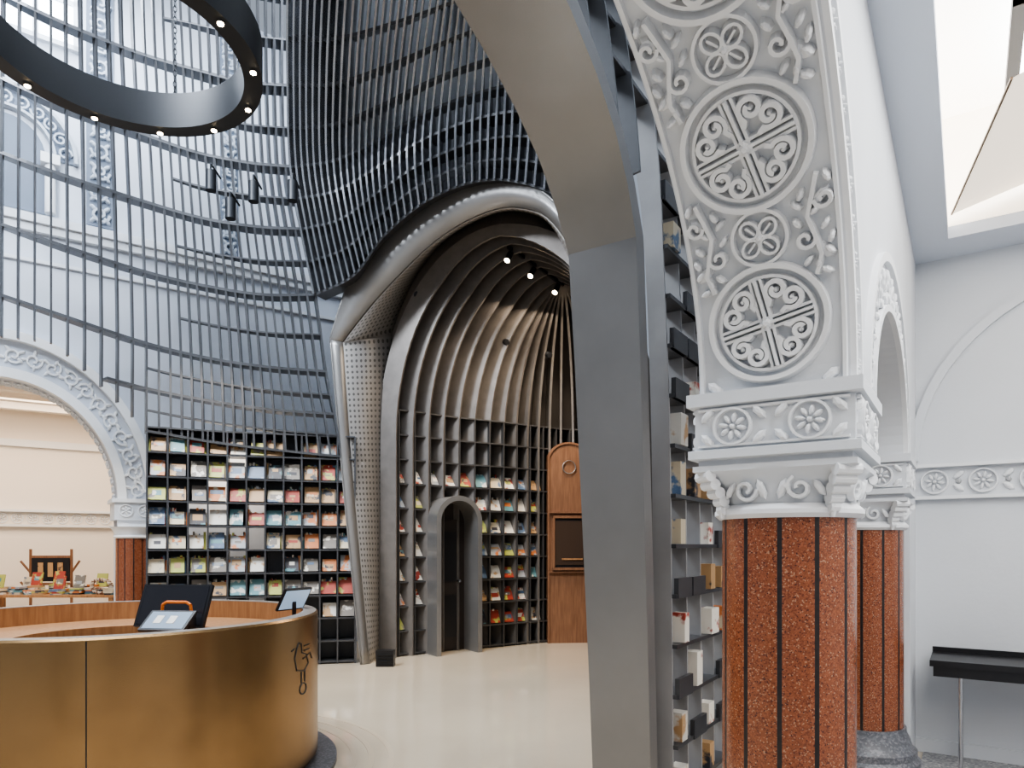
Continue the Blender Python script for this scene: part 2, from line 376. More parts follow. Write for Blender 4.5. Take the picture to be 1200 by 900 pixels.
# console table
mb=MB()
tc_=G(bw-.32,-.36-1.3,.73)
mb.box(tc_,Bv,Av,UP,.24,1.3,.02,M_black); mb.box(tc_-UP*.05-Bv*.215,Bv,Av,UP,.012,1.28,.035,M_black); mb.box(tc_-UP*.05+Bv*.215,Bv,Av,UP,.012,1.28,.035,M_black)
mb.box(tc_+UP*.035+Bv*.225,Bv,Av,UP,.012,1.3,.02,M_black)
for sa in(-1.1,0,1.13):
    for sb in(-.19,.19): mb.cyl(tc_+Av*sa+Bv*sb-UP*.73,tc_+Av*sa+Bv*sb-UP*.02,.014,M_chrome,12)
mb.build('console_table',30)
# ---------------------------------------------------------------- near steel arch
prof=[(.44,0),(.40,.8),(.35,1.6),(.295,2.4),(.25,2.90),(.245,2.94),(.15,3.14),(.02,3.32),(-.17,3.475),(-.4,3.60),(-.75,3.73),(-1.2,3.84),(-1.8,3.89)]
prof=prof+[(-3.6-b,z) for b,z in prof[-2::-1]]
pts=[G(b,.9,z) for b,z in prof]
T=[]
for i in range(len(pts)):
    a=pts[max(0,i-1)]; b=pts[min(len(pts)-1,i+1)]; t=(b-a).normalized(); T.append(t.cross(Av).normalized())
we=[]
for b,z in prof: we.append(.105 + .05*min(1,z/3.0) if z<2.95 else .155+.05*min(1,(z-2.94)/.6))
mb=MB(); mb.sweep(pts,Av,T,-.2,we,.09,M_arch)
mb.build('steel_portal_arch',20)
# ---------------------------------------------------------------- right lattice (rotunda east side), seen from its outer side
azp=[V((.72,0,0)),V((.73,0,1.2)),V((.75,0,2.4)),V((.82,0,3.4)),V((1.05,0,4.4)),V((1.50,0,5.4)),V((2.2,0,6.3)),V((3.1,0,6.9))]
def RP(b,t):
    q=cr(azp,t); return G(b,q.x,q.z)
def t_at_z(z):
    lo,hi=0,7
    for _ in range(30):
        m_=(lo+hi)/2
        if cr(azp,m_).z<z: lo=m_
        else: hi=m_
    return lo
mb=MB()
bs=[.54+i*.22 for i in range(19)]
bs2=[-1.48+i*.22 for i in range(8)]
def archz(b):
    for (b0,z0),(b1,z1) in zip(prof[:-1],prof[1:]):
        if b1<=b<=b0: return z0+(z1-z0)*(b0-b)/max(1e-6,b0-b1)
    return 3.9
for b in bs2+[.28]+bs:
    t0=0 if b>=.5 else t_at_z(max(3.25,archz(b)+.05))
    n_=42; tl=[t0+(7-t0)*i/n_ for i in range(n_+1)]
    pp=[RP(b,t) for t in tl]; nn=[]
    for i in range(n_+1):
        t=(pp[min(n_,i+1)]-pp[max(0,i-1)]).normalized(); n=Bv.cross(t).normalized()
        if n.dot(Av)>0: n=-n
        nn.append(n)
    ww=[.075+.09*max(0,min(1,(q.z-3.0)/1.5)) for q in pp]
    mb.sweep(pp,nn,Bv,[-.02]*len(pp),ww,.014,M_steelE if b>=.5 else M_steelT)
rows_z=[.02]+[.25*i for i in range(1,28)]
for z in rows_z:
    t=t_at_z(z); b0=bs[0]
    if z>3.6: b0=-1.48 if z>3.9 else .1
    p0=RP(b0,t); p1=RP(bs[-1],t)
    mb.sweep([p0,p1],-Av,UP,-.02,.10,.02,M_steel)
mb.build('lattice_bookshelf_east')
mb=MB()
for bi,b in enumerate(bs[:-1]):
    for z in rows_z[1:14]:
        t=t_at_z(z); q=RP(b+.11,t)
        r_=random.random()
        if r_<.40:
            h=random.uniform(.11,.18); mm=random.choice([M_books[0],M_books[10],M_books[7],M_books[10],M_books[10],M_books[3],M_books[4],M_books[8]])
            mb.box(q-Av*random.uniform(.06,.085)+UP*(h/2+.012)+Bv*random.uniform(-.02,.02),Bv,Av,UP,random.uniform(.03,.07),.035,h/2,mm)
        elif r_<.85:
            mb.box(q-Av*.095+UP*.04,Bv,Av,UP,.10,.012,.05,M_steel)
mb.build('books_east')
# ---------------------------------------------------------------- book helper
def book(mb,p,right,face,w,h,t,tilt,m,m2=None):
    up=(UP*math.cos(tilt)-face*math.sin(tilt)); nrm=face*math.cos(tilt)+UP*math.sin(tilt)
    c=p+up*(h/2)
    mb.box(c,right,up,nrm,w/2,h/2,t/2,m)
    if m2: mb.box(c+up*(h*random.uniform(-.15,.2))+nrm*(t/2),right,up,nrm,w*random.uniform(.2,.38),h*random.uniform(.08,.2),.002,m2)
def shelfwall(name,plan,n,zs,depth,mstl,bookrows,skip=None,vtop=None,outsign=1,bw_=(.15,.2),pal=None,back=None,hole=None):
    pal=pal or M_books
    pl,L=resample(plan,n*3)
    mb=MB(); W=[]
    for i,p in enumerate(pl):
        t=(pl[min(len(pl)-1,i+1)]-pl[max(0,i-1)]).normalized(); w=t.cross(UP)*outsign; W.append(w.normalized())
    for i in range(0,len(pl),3):
        if hole and hole(pl[i],0): 
            mb.sweep([pl[i]+UP*2.3,pl[i]+UP*(vtop or zs[-1])],W[i],W[i].cross(UP),0,depth,.02,mstl); continue
        t=W[i].cross(UP)
        mb.sweep([pl[i],pl[i]+UP*(vtop or zs[-1])],W[i],t,0,depth,.02,mstl)
    for z in zs:
        seg=[];
        for i,p in enumerate(pl):
            if hole and z<2.25 and hole(p,z):
                if len(seg)>1: mb.sweep([pl[j]+UP*z for j in seg],[W[j] for j in seg],UP,0.0,depth,.02,mstl)
                seg=[]
            else: seg.append(i)
        if len(seg)>1: mb.sweep([pl[j]+UP*z for j in seg],[W[j] for j in seg],UP,0.0,depth,.02,mstl)
    if back:
        for i in range(0,len(pl)-3,3):
            for z0,z1 in zip(zs[:-1],zs[1:]):
                if back(pl[i+1],z0):
                    a=pl[i]+W[i]*(depth+.01); b=pl[i+3]+W[i+3]*(depth+.01)
                    mb.add([a+UP*z0,b+UP*z0,b+UP*z1,a+UP*z1],[(0,1,2,3)],M_back)
    mb.build(name)
    bk=MB()
    for i in range(0,len(pl)-3,3):
        p=(pl[i+1]+pl[i+2])/2; w=((W[i+1]+W[i+2])/2).normalized(); r=w.cross(UP)
        for z in zs[:-1]:
            if not(bookrows[0]<=z<=bookrows[1]): continue
            if skip and skip(p,z): continue
            if random.random()<.06: continue
            m=random.choice(pal); m2=random.choice(pal)
            ww=random.uniform(*bw_); j=random.uniform(-.015,.015)
            book(bk,p+w*.05+r*j+UP*(z+.02),r,-w,ww,random.uniform(.16,.22),.018,.38,m,m2 if random.random()<.7 else None)
            book(bk,p+w*.075+r*j+UP*(z+.012),r,-w,ww-.01,.15,.03,.38,random.choice([M_books[7],m]))
            if random.random()<.5:
                x=-.11
                while x<.09:
                    tt=random.uniform(.012,.03); hh=random.uniform(.15,.22)
                    bk.box(p+w*.17+r*(x+tt/2)+UP*(z+hh/2+.008),r,w,UP,tt/2*.95,.06,hh/2,random.choice(M_books)); x+=tt
    return bk.build('books_'+name)
plW=[PF(172,8.0),PF(212,8.15),PF(250,8.3),PF(290,8.42),PF(322,8.5),PF(360,8.62),PF(392,8.7),PF(416,8.75)]
zsW=[.03]+[.29*i for i in range(1,11)]
palW=[M_books[i] for i in(0,1,2,4,6,7,9,8,11,11,3,5,1,3,2)]
def backW(p,z):
    u=600+F*p.x/p.y
    return not(228<u<305 and .5<z<2.6 and math.sin(u*7.3+z*5.1)>-.35)
shelfwall('lattice_bookshelf_west',plW,11,zsW,.26,M_steel,(.55,2.65),outsign=-1,bw_=(.15,.20),pal=palW,back=backW)
# ---------------------------------------------------------------- dome lattice west (patch L)
colsL=[[(-60,470),(-60,400),(-60,325),(-60,240),(-60,155),(-60,60),(-60,-40),(-60,-120)],
[(60,490),(60,425),(60,365),(60,283),(60,200),(60,118),(60,20),(60,-80)],
[(172,505),(172,455),(172,402),(170,318),(167,235),(163,155),(158,60),(155,-40)],
[(250,518),(249,470),(247,420),(242,335),(236,255),(230,178),(225,80),(220,-30)],
[(322,527),(320,480),(316,430),(308,345),(298,265),(290,190),(285,95),(282,-20)],
[(400,535),(392,485),(382,435),(370,345),(355,268),(343,195),(340,100),(340,-10)]]
dL=[6.9,7.3,8.0,8.3,8.5,8.7]; rf=[1,1,1,.99,.97,.95,.92,.88]
GL=[[P(u,v,dL[i]*rf[j]) for j,(u,v) in enumerate(c)] for i,c in enumerate(colsL)]
colsU=[[(370,345),(355,268),(343,195),(340,100),(340,-10),(345,-110)],
[(415,322),(400,256),(390,188),(390,98),(395,-10),(402,-110)],
[(450,276),(442,225),(440,165),(446,80),(456,-22),(464,-115)],
[(500,235),(496,190),(498,132),(506,55),(518,-38),(524,-125)],
[(560,212),(560,165),(562,108),(566,32),(572,-55),(576,-140)],
[(620,216),(624,160),(626,95),(628,15),(630,-75),(632,-160)],
[(700,250),(705,175),(705,95),(705,5),(700,-90),(695,-180)]]
dU=[8.7,8.55,8.45,8.3,8.2,8.1,8.0]; rfU=[.99,.97,.95,.90,.83,.76]
GU=[[P(u,v,dU[i]*rfU[j]) for j,(u,v) in enumerate(c)] for i,c in enumerate(colsU)]
def S(Gd,s,t): return cr([cr(c,t) for c in Gd],s)
def nrm(Gd,s,t):
    e=.02; n0=len(Gd)-1; m0=len(Gd[0])-1
    a=S(Gd,min(n0,s+e),t)-S(Gd,max(0,s-e),t); b=S(Gd,s,min(m0,t+e))-S(Gd,s,max(0,t-e))
    n=a.cross(b).normalized(); p=S(Gd,s,t)
    if n.dot(p-V((-2.3,4.8,3.0)))<0: n=-n
    return n
mb=MB()
def tstart(s):
    if s<1: return 1.15+.25*s
    if s<2: return 1.4-1.4*(s-1)**1.2
    return 0
sv=[i/6 for i in range(12)]+[2+i/6 for i in range(19)]
for s in sv:
    t0=tstart(s); n=26; ts=[t0+(7-t0)*i/n for i in range(n+1)]
    pp=[S(GL,s,t) for t in ts]; nn=[nrm(GL,s,t) for t in ts]
    dep=.06 if s<2 else .08+.20*(s-2)/3
    td=[(S(GL,min(5,s+.05),t)-S(GL,max(0,s-.05),t)).normalized() for t in ts]
    mb.sweep(pp,nn,td,0,dep,.02 if s<2.2 else .026,M_steel)
def hrow(mb,Gd,t,s0,s1,w0,w1,th,m,n=40,zf=.3):
    ss=[s0+(s1-s0)*i/n for i in range(n+1)]
    pp=[S(Gd,s,t) for s in ss]; nn=[]
    for s in ss:
        q=nrm(Gd,s,t); q=V((q.x,q.y,q.z*zf)); nn.append(q.normalized())
    ud=[]
    for i in range(n+1):
        tg=(pp[min(n,i+1)]-pp[max(0,i-1)]).normalized(); u_=tg.cross(nn[i]).normalized(); ud.append(u_ if u_.z>0 else -u_)
    mb.sweep(pp,nn,ud,[0]*(n+1),[w0+(w1-w0)*(s-s0)/(s1-s0) for s in ss],th,m)
for k in range(0,29):
    t=k*.25
    if k%4==0 and t>=2: s0,w,th=0,.14,.032
    elif k%4==0: s0,w,th=(2 if t==0 else 1.55),.15,.03
    elif k%2==0: s0,w,th=(2.0 if t<2 else 2.5),.06,.018
    else: continue
    hrow(mb,GL,t,s0,5,w,.24,th,M_steel)
mb.build('lattice_dome_west')
mb=MB()
ns=40
for i in range(ns+1):
    s=6*i/ns
    ts=[5*i/20 for i in range(21)]
    pp=[S(GU,s,t) for t in ts]; nn=[nrm(GU,s,t) for t in ts]
    td=[(S(GU,min(6,s+.05),t)-S(GU,max(0,s-.05),t)).normalized() for t in ts]
    mb.sweep(pp,nn,td,-.06,.24,.026,M_steelU)
t=0.
while t<=5.001:
    hrow(mb,GU,t,0,6,.26,.26,.028,M_steel,zf=.45); t+=.5
mb.build('lattice_dome_fins')
mb=MB()
rows=[[S(GU,6*i/24,5*j/16)+nrm(GU,6*i/24,5*j/16)*.42 for i in range(25)] for j in range(17)]
mb.loft(rows,mat('dome_backing_daylight',(.74,.78,.85),.45)); mb.build('dome_backing',40)  # added shell; pale colour stands in for daylight behind the fins
# ---------------------------------------------------------------- mid arch
C1=[(424,779),(416,700),(406,600),(397,500),(388.5,404),(388,396),(410,330),(440,287),(480,250),(530,222),(580,212),(620,218),(650,238),(685,285),(708,345),(722,430),(730,600),(735,800)]
C2=[(432,779),(425,700),(416,600),(408,500),(402,408),(403,399),(440,352),(480,310),(512,281),(548,258),(585,244),(615,244),(642,255),(668,290),(690,350),(704,430),(712,600),(716,800)]
C3=[(444,772),(446,700),(448,600),(450,500),(458,405),(462,380),(480,337),(498,306),(522,280),(555,259),(590,247),(617,248),(642,259),(664,294),(684,355),(696,430),(702,600),(706,800)]
def dm(u): return 8.63-(u-424)/(735-424)*.9
def mk(C,off):
    out=[]
    for u,v in C:
        p=P(u,v,dm(u)+off)
        if v>=760: p.z=0
        out.append(p)
    return out
def dens(L): return [cr(L,i/4) for i in range((len(L)-1)*4+1)]
K1,K2,K3=dens(mk(C1,0)),dens(mk(C2,.10)),dens(mk(C3,.75))
for K in(K1,K2,K3):
    for p in K: p.z=max(0,p.z)
ctr=V((-.3,8.4,2.5))
mb=MB(); mb.loft([K1,K2],M_arch)
K1b=[p+((p-ctr).normalized()*.02)+V((0,.22,0)) for p in K1]; mb.loft([K1b,K1],M_arch)
mb.loft([K2,K3],M_perf)
o=mb.build('steel_alcove_arch',25)
me=o.data; uvl=me.uv_layers.new(name='UVMap')
n=len(K1); cum=[0]
for a,b in zip(K2[:-1],K2[1:]): cum.append(cum[-1]+(b-a).length)
for po in me.polygons:
    for li in po.loop_indices:
        vi=me.loops[li].vertex_index; k=vi%n; r=vi//n
        x=(K2[k]-K3[k]).length if r==5 else 0
        uvl.data[li].uv=(cum[k],x)
so=o.modifiers.new('thick','SOLIDIFY'); so.thickness=.02
# ---------------------------------------------------------------- alcove
plan=[V(p+(0,)) for p in[(-1.80,9.25),(-1.5,9.5),(-1.05,9.9),(-.51,10.25),(0,10.6),(.545,10.9),(1.11,11.1),(1.65,10.9),(2.0,10.2),(1.95,9.2),(1.75,8.3)]]
Rg0=V((-.155,8.75,5.62)); Rg1=V((.735,9.8,5.4))
def ridge(q):
    if q<.25: return Rg0.lerp(Rg1,q/.25)
    if q<.75: return Rg1
    return Rg1.lerp(Rg0,(q-.75)/.25)
NR=26; pl,L=resample(plan,NR)
mb=MB(); shell=[]
def ribcurve(p,tp,n=18,z0=3.0):
    out=[V((p.x,p.y,z)) for z in(0,1.,2.)]
    for i in range(n+1):
        th=math.pi/2*i/n; q=p+(V((tp.x,tp.y,0))-p)*(1-math.cos(th)); q.z=z0+(tp.z-z0)*math.sin(th); out.append(q)
    return out
for i,p in enumerate(pl):
    tp=ridge(i/NR); c=ribcurve(p,tp); pd=(V((tp.x,tp.y,0))-p).normalized(); tn=UP.cross(pd).normalized()
    Wd=[]
    for k in range(len(c)):
        t=(c[min(len(c)-1,k+1)]-c[max(0,k-1)]).normalized(); w=t.cross(tn).normalized()
        if k<4: 
            if w.dot(pd)<0: w=-w
        elif w.dot(Wd[-1])<0: w=-w
        Wd.append(w)
    nn=len(c)
    wi=[.26 if k<nn-8 else .26-.12*(k-(nn-8))/7 for k in range(nn)]
    mb.sweep(c,Wd,tn,0,wi,.035,M_rib)
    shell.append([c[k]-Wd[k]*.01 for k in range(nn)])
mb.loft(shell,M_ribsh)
ka=10*4
half1,_=resample(K3[:ka+1],30,lin=True); rb,_=resample(shell[0],30,lin=True)
mb.loft([half1,rb],M_soff)
half2,_=resample(K3[ka:][::-1],30,lin=True); rb2,_=resample(shell[-1],30,lin=True)
mb.loft([half2,rb2],M_soff)
mb.build('alcove_ribbed_vault',30)
def skipA(p,z):
    u=600+F*p.x/p.y
    return (636<u<692 and z<3.0) or (504<u<562 and z<2.1)
def holeA(p,z):
    u=600+F*p.x/p.y
    return 512<u<556
plA=[p+ (V((.6,9.3,0))-p).normalized()*.27 for p in pl]
zsA=[.03]+[.335*i for i in range(1,11)]
shelfwall('lattice_bookshelf_alcove',plA,24,zsA,.25,M_ashelf,(.3,2.5),skip=skipA,outsign=-1,bw_=(.16,.21),hole=holeA)
mb=MB(); a=Rg0+V((.1,.3,-.15)); b=Rg1+V((0,0,-.15)); mb.sweep([a,b],UP,(b-a).normalized().cross(UP),-.02,.02,.035,M_lamp)
for f in(.05,.45,.9):
    p=a.lerp(b,f)-UP*.06; q=p+V((-.05,-.06,-.12)); mb.cyl(p,q,.04,M_lamp,12); mb.cyl(q,q+(q-p).normalized()*.006,.036,M_bulb,12)
mb.build('track_light',40)
mb=MB()
for (u,v,d) in((486,345,9.2),(530,370,9.7),(590,400,10.1),(640,415,10.4)):
    p=P(u,v,d); mb.cyl(p,p+V((.05,-.12,-.05)),.045,M_lamp,12); mb.cyl(p,p+UP*.15,.01,M_lamp,6); mb.cyl(p+V((.05,-.12,-.05)),p+V((.052,-.125,-.052)),.035,M_black,12)
mb.build('spotlight',40)
mb=MB()
for (u,v,d) in((247,212,7.6),(270,245,7.6),(297,225,7.6),(343,224,7.6)):
    p=P(u,v,d); mb.cyl(p+UP*.11,p-UP*.11,.055,M_lamp,14); mb.cyl(p+UP*.11,p+UP*.19,.012,M_lamp,6); mb.cyl(p+UP*.19,p+UP*.19+V((-.02,.3,0)),.012,M_lamp,6)
mb.build('spotlight.001',40)
# door portal in alcove
mb=MB(); dn=V((.55,-.83,0)).normalized(); dc=V((-.83,9.62,0))+dn*.05; dx=UP.cross(dn).normalized()*-1
if dx.x<0: dx=-dx
def archpts(hw,h,n=16): 
    zs=h-hw
    return [(-hw,0),(-hw,zs*.5),(-hw,zs)]+[(hw*math.cos(math.pi-math.pi*i/n),zs+hw*math.sin(math.pi*i/n)) for i in range(1,n)]+[(hw,zs),(hw,zs*.5),(hw,0)]
ou=archpts(.36,2.2); inn=archpts(.29,2.13)
def D(x,y,z): return dc+dx*x+dn*y+UP*z
mb.loft([[D(x,-.45,z) for x,z in ou],[D(x,.15,z) for x,z in ou],[D(x,.15,z) for x,z in inn],[D(x,-.45,z) for x,z in inn]],M_arch)
vs=[D(x,-.25,z) for x,z in inn]; mb.add(vs,[tuple(range(len(vs)))],M_dkbrown)
mb.box(D(-.02,-.22,.95),dx,dn,UP,.23,.015,.93,M_dkbrown)
mb.box(D(0,-.20,1.35),dx,dn,UP,.13,.008,.35,M_black); mb.box(D(0,-.20,.5),dx,dn,UP,.13,.008,.3,M_black)
mb.cyl(D(.16,-.2,1.0),D(.16,-.14,1.0),.02,M_chrome)
mb.build('door_1',30)
# wooden cabinet
mb=MB(); cc=PF(667,10.55); cx=V((1,.1,0)).normalized(); cy=V((-.1,1,0)).normalized()
def Cc(x,y,z): return cc+cx*x+cy*y+UP*z
op=[(-.33,0),(-.33,1.0),(-.33,2.85)]+[( .33*math.cos(math.pi-math.pi*i/16),2.85+.26*math.sin(math.pi*i/16)) for i in range(1,16)]+[(.33,2.85),(.33,1.0),(.33,0)]
mb.loft([[Cc(x,.3,z) for x,z in op],[Cc(x,0,z) for x,z in op],[Cc(x*.93,-.0,z*.99) for x,z in op],[Cc(x*.93,.02,z*.99) for x,z in op]],M_wood2)
vs=[Cc(x*.93,.02,z*.99) for x,z in op]; mb.add(vs,[tuple(range(len(vs)))],M_wood2)
for z in(1.1,2.02): mb.box(Cc(0,-.005,z),cx,cy,UP,.31,.02,.012,M_wood2)
mb.box(Cc(0,-.01,1.55),cx,cy,UP,.26,.015,.40,M_black)
for q in(-1,1): mb.box(Cc(q*.25,-.03,1.55),cx,cy,UP,.02,.02,.42,M_wood2); mb.box(Cc(0,-.03,1.55+q*.40),cx,cy,UP,.27,.02,.02,M_wood2)
mb.box(Cc(0,-.03,1.55),cx,cy,UP,.22,.005,.34,mat('glass_dark',(.06,.04,.03),.08))
mb.box(Cc(.04,-.04,1.3),cx,cy,UP,.16,.01,.012,M_wood)
rg=[Cc(.1*math.cos(t),-.0,2.72+.1*math.sin(t)) for t in[2*math.pi*i/24 for i in range(25)]]; mb.tube(rg,.008,M_rib,6)
mb.build('wood_cabinet',30)
mb=MB(); p=PF(452,8.55); mb.abox((p.x,p.y,.10),.11,.07,.10,M_black)
for k in range(4): mb.abox((p.x,p.y-.075,.04+k*.038),.09,.006,.007,M_lamp)
mb.build('floor_speaker')
# ---------------------------------------------------------------- wall W (left church wall)
Wo=V((-6.15,8.2,0)); Wd=V((.82,.57,0)).normalized(); Wn=V((.57,-.82,0)).normalized()
def FW(s,off,z): return Wo+Wd*s+Wn*off+UP*z
smp=[(-3,0,9),(-1.22,0,9)]
for i in range(33):
    t=math.pi-math.pi*i/32; smp.append((1.22*math.cos(t),2.1+1.42*math.sin(t),9))
smp+=[(1.22,0,9),(4.6,0,9)]
M_plW=mat('plaster_nave',(.58,.62,.69),.8,noise=.08,nscale=1)
mb=MB(); strip_wall(mb,FW,smp,0,-.45,M_plW); mb.build('wall_nave',30)
mb=MB()
trimring(mb,FW,0,2.1,1.56,1.88,1.66,1.99,0,.14,M_plw,48)
trimring(mb,FW,0,2.1,1.22,1.42,1.32,1.54,0,.12,M_plw,48)
trimring(mb,FW,0,2.1,1.30,1.52,1.58,1.90,0,.05,M_plW,48)
def aw(t,k):
    rx=1.44+k; rz=1.71+k; return FW(rx*math.cos(t),.05,2.1+rz*math.sin(t)),Wn
for k in range(22):
    t=.08+k*.14
    mp=lambda x,y,t=t:(aw(t+x/1.5,y))
    mb.relief(mp,spiral(0,0,.1,.02,k,1.3,14),.016,.03,M_plw)
    for q in range(4): mb.dome(mp,.09*math.cos(q*1.7+k),.09*math.sin(q*1.7+k),.05,.022,q*1.7+k,.03,M_plw,7)
def ai(t,k):
    rx=1.2; rz=1.4; return FW(rx*math.cos(t),-.2+k,2.1+rz*math.sin(t)),-(Wd*math.cos(t)+UP*math.sin(t))
for k in range(40):
    t=.03+k*.078
    mp=lambda x,y,t=t:(ai(t+x/1.3,y))
    for q in(-.1,.08): flower(mb,mp,0,q,.055,M_plw,h=.012,np=4,ring=False)
for sg in(-1,1):
    mb.box(FW(sg*1.42,-.18,1.96),Wd,Wn,UP,.24,.32,.12,M_plaster); mb.box(FW(sg*1.42,-.18,2.09),Wd,Wn,UP,.27,.35,.025,M_plw)
    mb.box(FW(sg*1.42,-.18,1.78),Wd,Wn,UP,.2,.28,.06,M_plw)
    mpI=lambda x,z,sg=sg:(FW(sg*1.42+x,.14,z),Wn)
    for q in(-1,1): flower(mb,mpI,q*.11,1.96,.08,M_plw,h=.02,np=6)
mb.build('trim_nave_arch',35)
for i,sg in enumerate((-1,1)):
    mb=MB(); c=FW(sg*1.40,.02,0)
    mb.lathe(c,[(.2,.3),(.2,1.62)],96,M_terr,lambda i:M_strip if i%8==0 else M_terr)
    mb.lathe(c,[(0,0),(.28,0),(.28,.2),(.22,.3),(0,.3)],32,M_base)
    mb.lathe(c,[(.2,1.6),(.23,1.62),(.21,1.64),(.24,1.72),(.27,1.75),(0,1.75)],32,M_plw)
    mb.build('terrazzo_column.00%d'%(2+i),35)
mb=MB()
for z,o_,h in((5.50,.10,.05),(5.40,.06,.05),(5.0,.03,.02)): mb.box(FW(.9,o_/2,z),Wd,Wn,UP,3.7,o_/2+.01,h,M_plaster)
mb.build('trim_cornice')
mb=MB()
M_rel=mat('plaster_relief_grey',(.16,.19,.24),.8)
M_rel2=mat('plaster_relief_pale',(.45,.49,.55),.8)
def band(s0,z0,z1,w):
    mp=lambda x,y:(FW(s0+x,.03,y),Wn)
    mb.box(FW(s0,.012,(z0+z1)/2),Wd,Wn,UP,w/2,.016,(z1-z0)/2,M_rel)
    z=z0+w/2; k=0
    while z<z1-w/2:
        mb.relief(mp,spiral(0,z,w*.36,w*.08,k*3.14,1.3*(1 if k%2 else -1),14),.022,.04,M_rel2)
        for q in range(4): mb.dome(mp,w*.34*math.cos(q*1.57+.8),z+w*.34*math.sin(q*1.57+.8),.06,.03,q*1.57+.8,.04,M_rel2,7)
        z+=w*.9; k+=1
band(1.03,5.6,8.9,.30); band(-.9,5.6,8.9,.24); band(2.6,5.6,8.9,.24)
for rr,ww in((.72,.03),(.5,.025)): 
    mp=lambda x,y:(FW(.05+x,.03,6.3+y),Wn)
    mb.relief(mp,[(rr*math.cos(math.pi*i/24),rr*math.sin(math.pi*i/24)) for i in range(25)],ww,.06,M_rel2)
rws=[[(FW(.05+r_*math.cos(math.pi*i/24),.02,6.3+r_*math.sin(math.pi*i/24))) for r_ in(.5,.74)] for i in range(25)]
mb.loft(rws,M_rel)
for k in range(11): 
    t=.15+k*.285; mb.relief(mp,[(.61*math.cos(t)+x,.61*math.sin(t)+y) for x,y in spiral(0,0,.08,.02,k,1.2,12)],.018,.04,M_rel2)
for q in(-1,1): 
    mb.cyl(FW(.05+q*.45,.08,5.6),FW(.05+q*.45,.08,6.2),.06,M_plw,14); mb.box(FW(.05+q*.45,.08,6.25),Wd,Wn,UP,.1,.08,.06,M_plw)
vs=[FW(.05+.4*math.cos(math.pi*i/16),.02,6.3+.42*math.sin(math.pi*i/16)) for i in range(17)]+[FW(.05-.4,.02,5.6),FW(.05+.4,.02,5.6)]
mb.add(vs,[tuple(range(len(vs)))],M_rel)
mb.build('trim_nave_carving',35)
mb=MB()
mb.box(FW(.35,.02,8.3),Wd,Wn,UP,.42,.03,.55,M_winglow)
for q in(-1,0,1): mb.box(FW(.35+q*.42,.05,8.3),Wd,Wn,UP,.03,.03,.58,M_plaster)
for q in(-1,0,1): mb.box(FW(.35,.05,8.3+q*.55),Wd,Wn,UP,.45,.03,.03,M_plaster)
mb.build('window_1')
# ---------------------------------------------------------------- back room beyond arch
mb=MB(); mb.box(FW(0,-4.6,2.2),Wd,Wn,UP,7,.1,2.2,M_cream)
mb.build('wall_far_room')
mb=MB(); mb.box(FW(0,-2.6,3.95),Wd,Wn,UP,7,2.1,.05,M_cream)
for k in range(4): mb.box(FW(0,-1.2-k*.8,3.82),Wd,Wn,UP,7,.08,.08,M_cream); mb.box(FW(0,-1.32-k*.8,3.87),Wd,Wn,UP,6.8,.02,.01,M_warmled)
mb.build('ceiling_far_room')
mb=MB(); mb.box(FW(0,-4.46,2.12),Wd,Wn,UP,7,.05,.02,M_plw); mb.box(FW(0,-4.46,1.86),Wd,Wn,UP,7,.05,.02,M_plw); mb.box(FW(0,-4.46,3.3),Wd,Wn,UP,7,.06,.06,M_plw)
fr=lambda x,z:(FW(x,-4.5,z),Wn)
for k in range(36): flower(mb,fr,-3+k*.22,1.99,.085,M_plw,h=.03,np=6)
trimring(mb,FW,-1.6,2.12,.8,.8,.95,.95,-4.5,-4.42,M_plw,30)
mb.build('trim_far_room')
mb=MB(); rp=P(60,700,11.6); rp.z=0; X=V((1,.2,0)).normalized(); Y=V((-.2,1,0)).normalized()
def Rk(x,y,z): return rp+X*x*1.25+Y*y+UP*z
for q in(-1,1):
    mb.cyl(Rk(q*.25,0,0),Rk(q*.25,0,1.45),.022,M_wood2); mb.cyl(Rk(q*.25,0,1.05),Rk(q*.36,-.03,1.25),.018,M_wood2); mb.cyl(Rk(q*.25,0,.7),Rk(q*.36,-.03,.9),.018,M_wood2)
mb.box(Rk(0,0,1.1),X,Y,UP,.29,.015,.2,M_black); mb.box(Rk(0,0,1.32),X,Y,UP,.32,.015,.02,M_wood2); mb.box(Rk(0,-.02,.86),X,Y,UP,.32,.05,.02,M_wood2)
for q in(-.12,0,.12): mb.box(Rk(q,-.03,1.1),X,Y,UP,.04,.005,.12,M_books[3])
for q in(-1,1): mb.box(Rk(q*.25,0,.02),X,Y,UP,.03,.2,.02,M_wood2)
mb.build('wooden_rack',35)
mb=MB(); tp=P(65,712,10.4); tz=.78; tp.z=0
mb.abox((tp.x,tp.y,tz-.02),1.1,.35,.02,M_wood)
for q in(-1,1):
    for r in(-1,1): mb.abox((tp.x+q*1.03,tp.y+r*.3,tz/2-.02),.03,.03,tz/2-.02,M_wood)
mb.build('display_table')
mb=MB()
for k in range(34):
    x=tp.x-1.0+2.0*k/33+random.uniform(-.02,.02); y=tp.y+random.uniform(-.22,.22); z=tz
    for j in range(random.randint(1,5)):
        h=random.uniform(.015,.035); a=random.uniform(-.3,.3); ax=V((math.cos(a),math.sin(a),0))
        mb.box(V((x,y,z+h/2)),ax,UP.cross(ax),UP,.08,.1,h/2,random.choice(M_books)); z+=h
    if k%4==0: book(mb,V((x,y,z)),V((1,0,0)),V((0,-1,0)),.16,.2,.02,.25,random.choice(M_books),random.choice(M_books))
mb.build('table_books')
mb=MB(); wc=V((tp.x+.85,tp.y-.25,tz+.12)); M_wr=[mat('wreath_brown',(.2,.1,.06),.8),mat('wreath_cream',(.6,.5,.4),.8)]
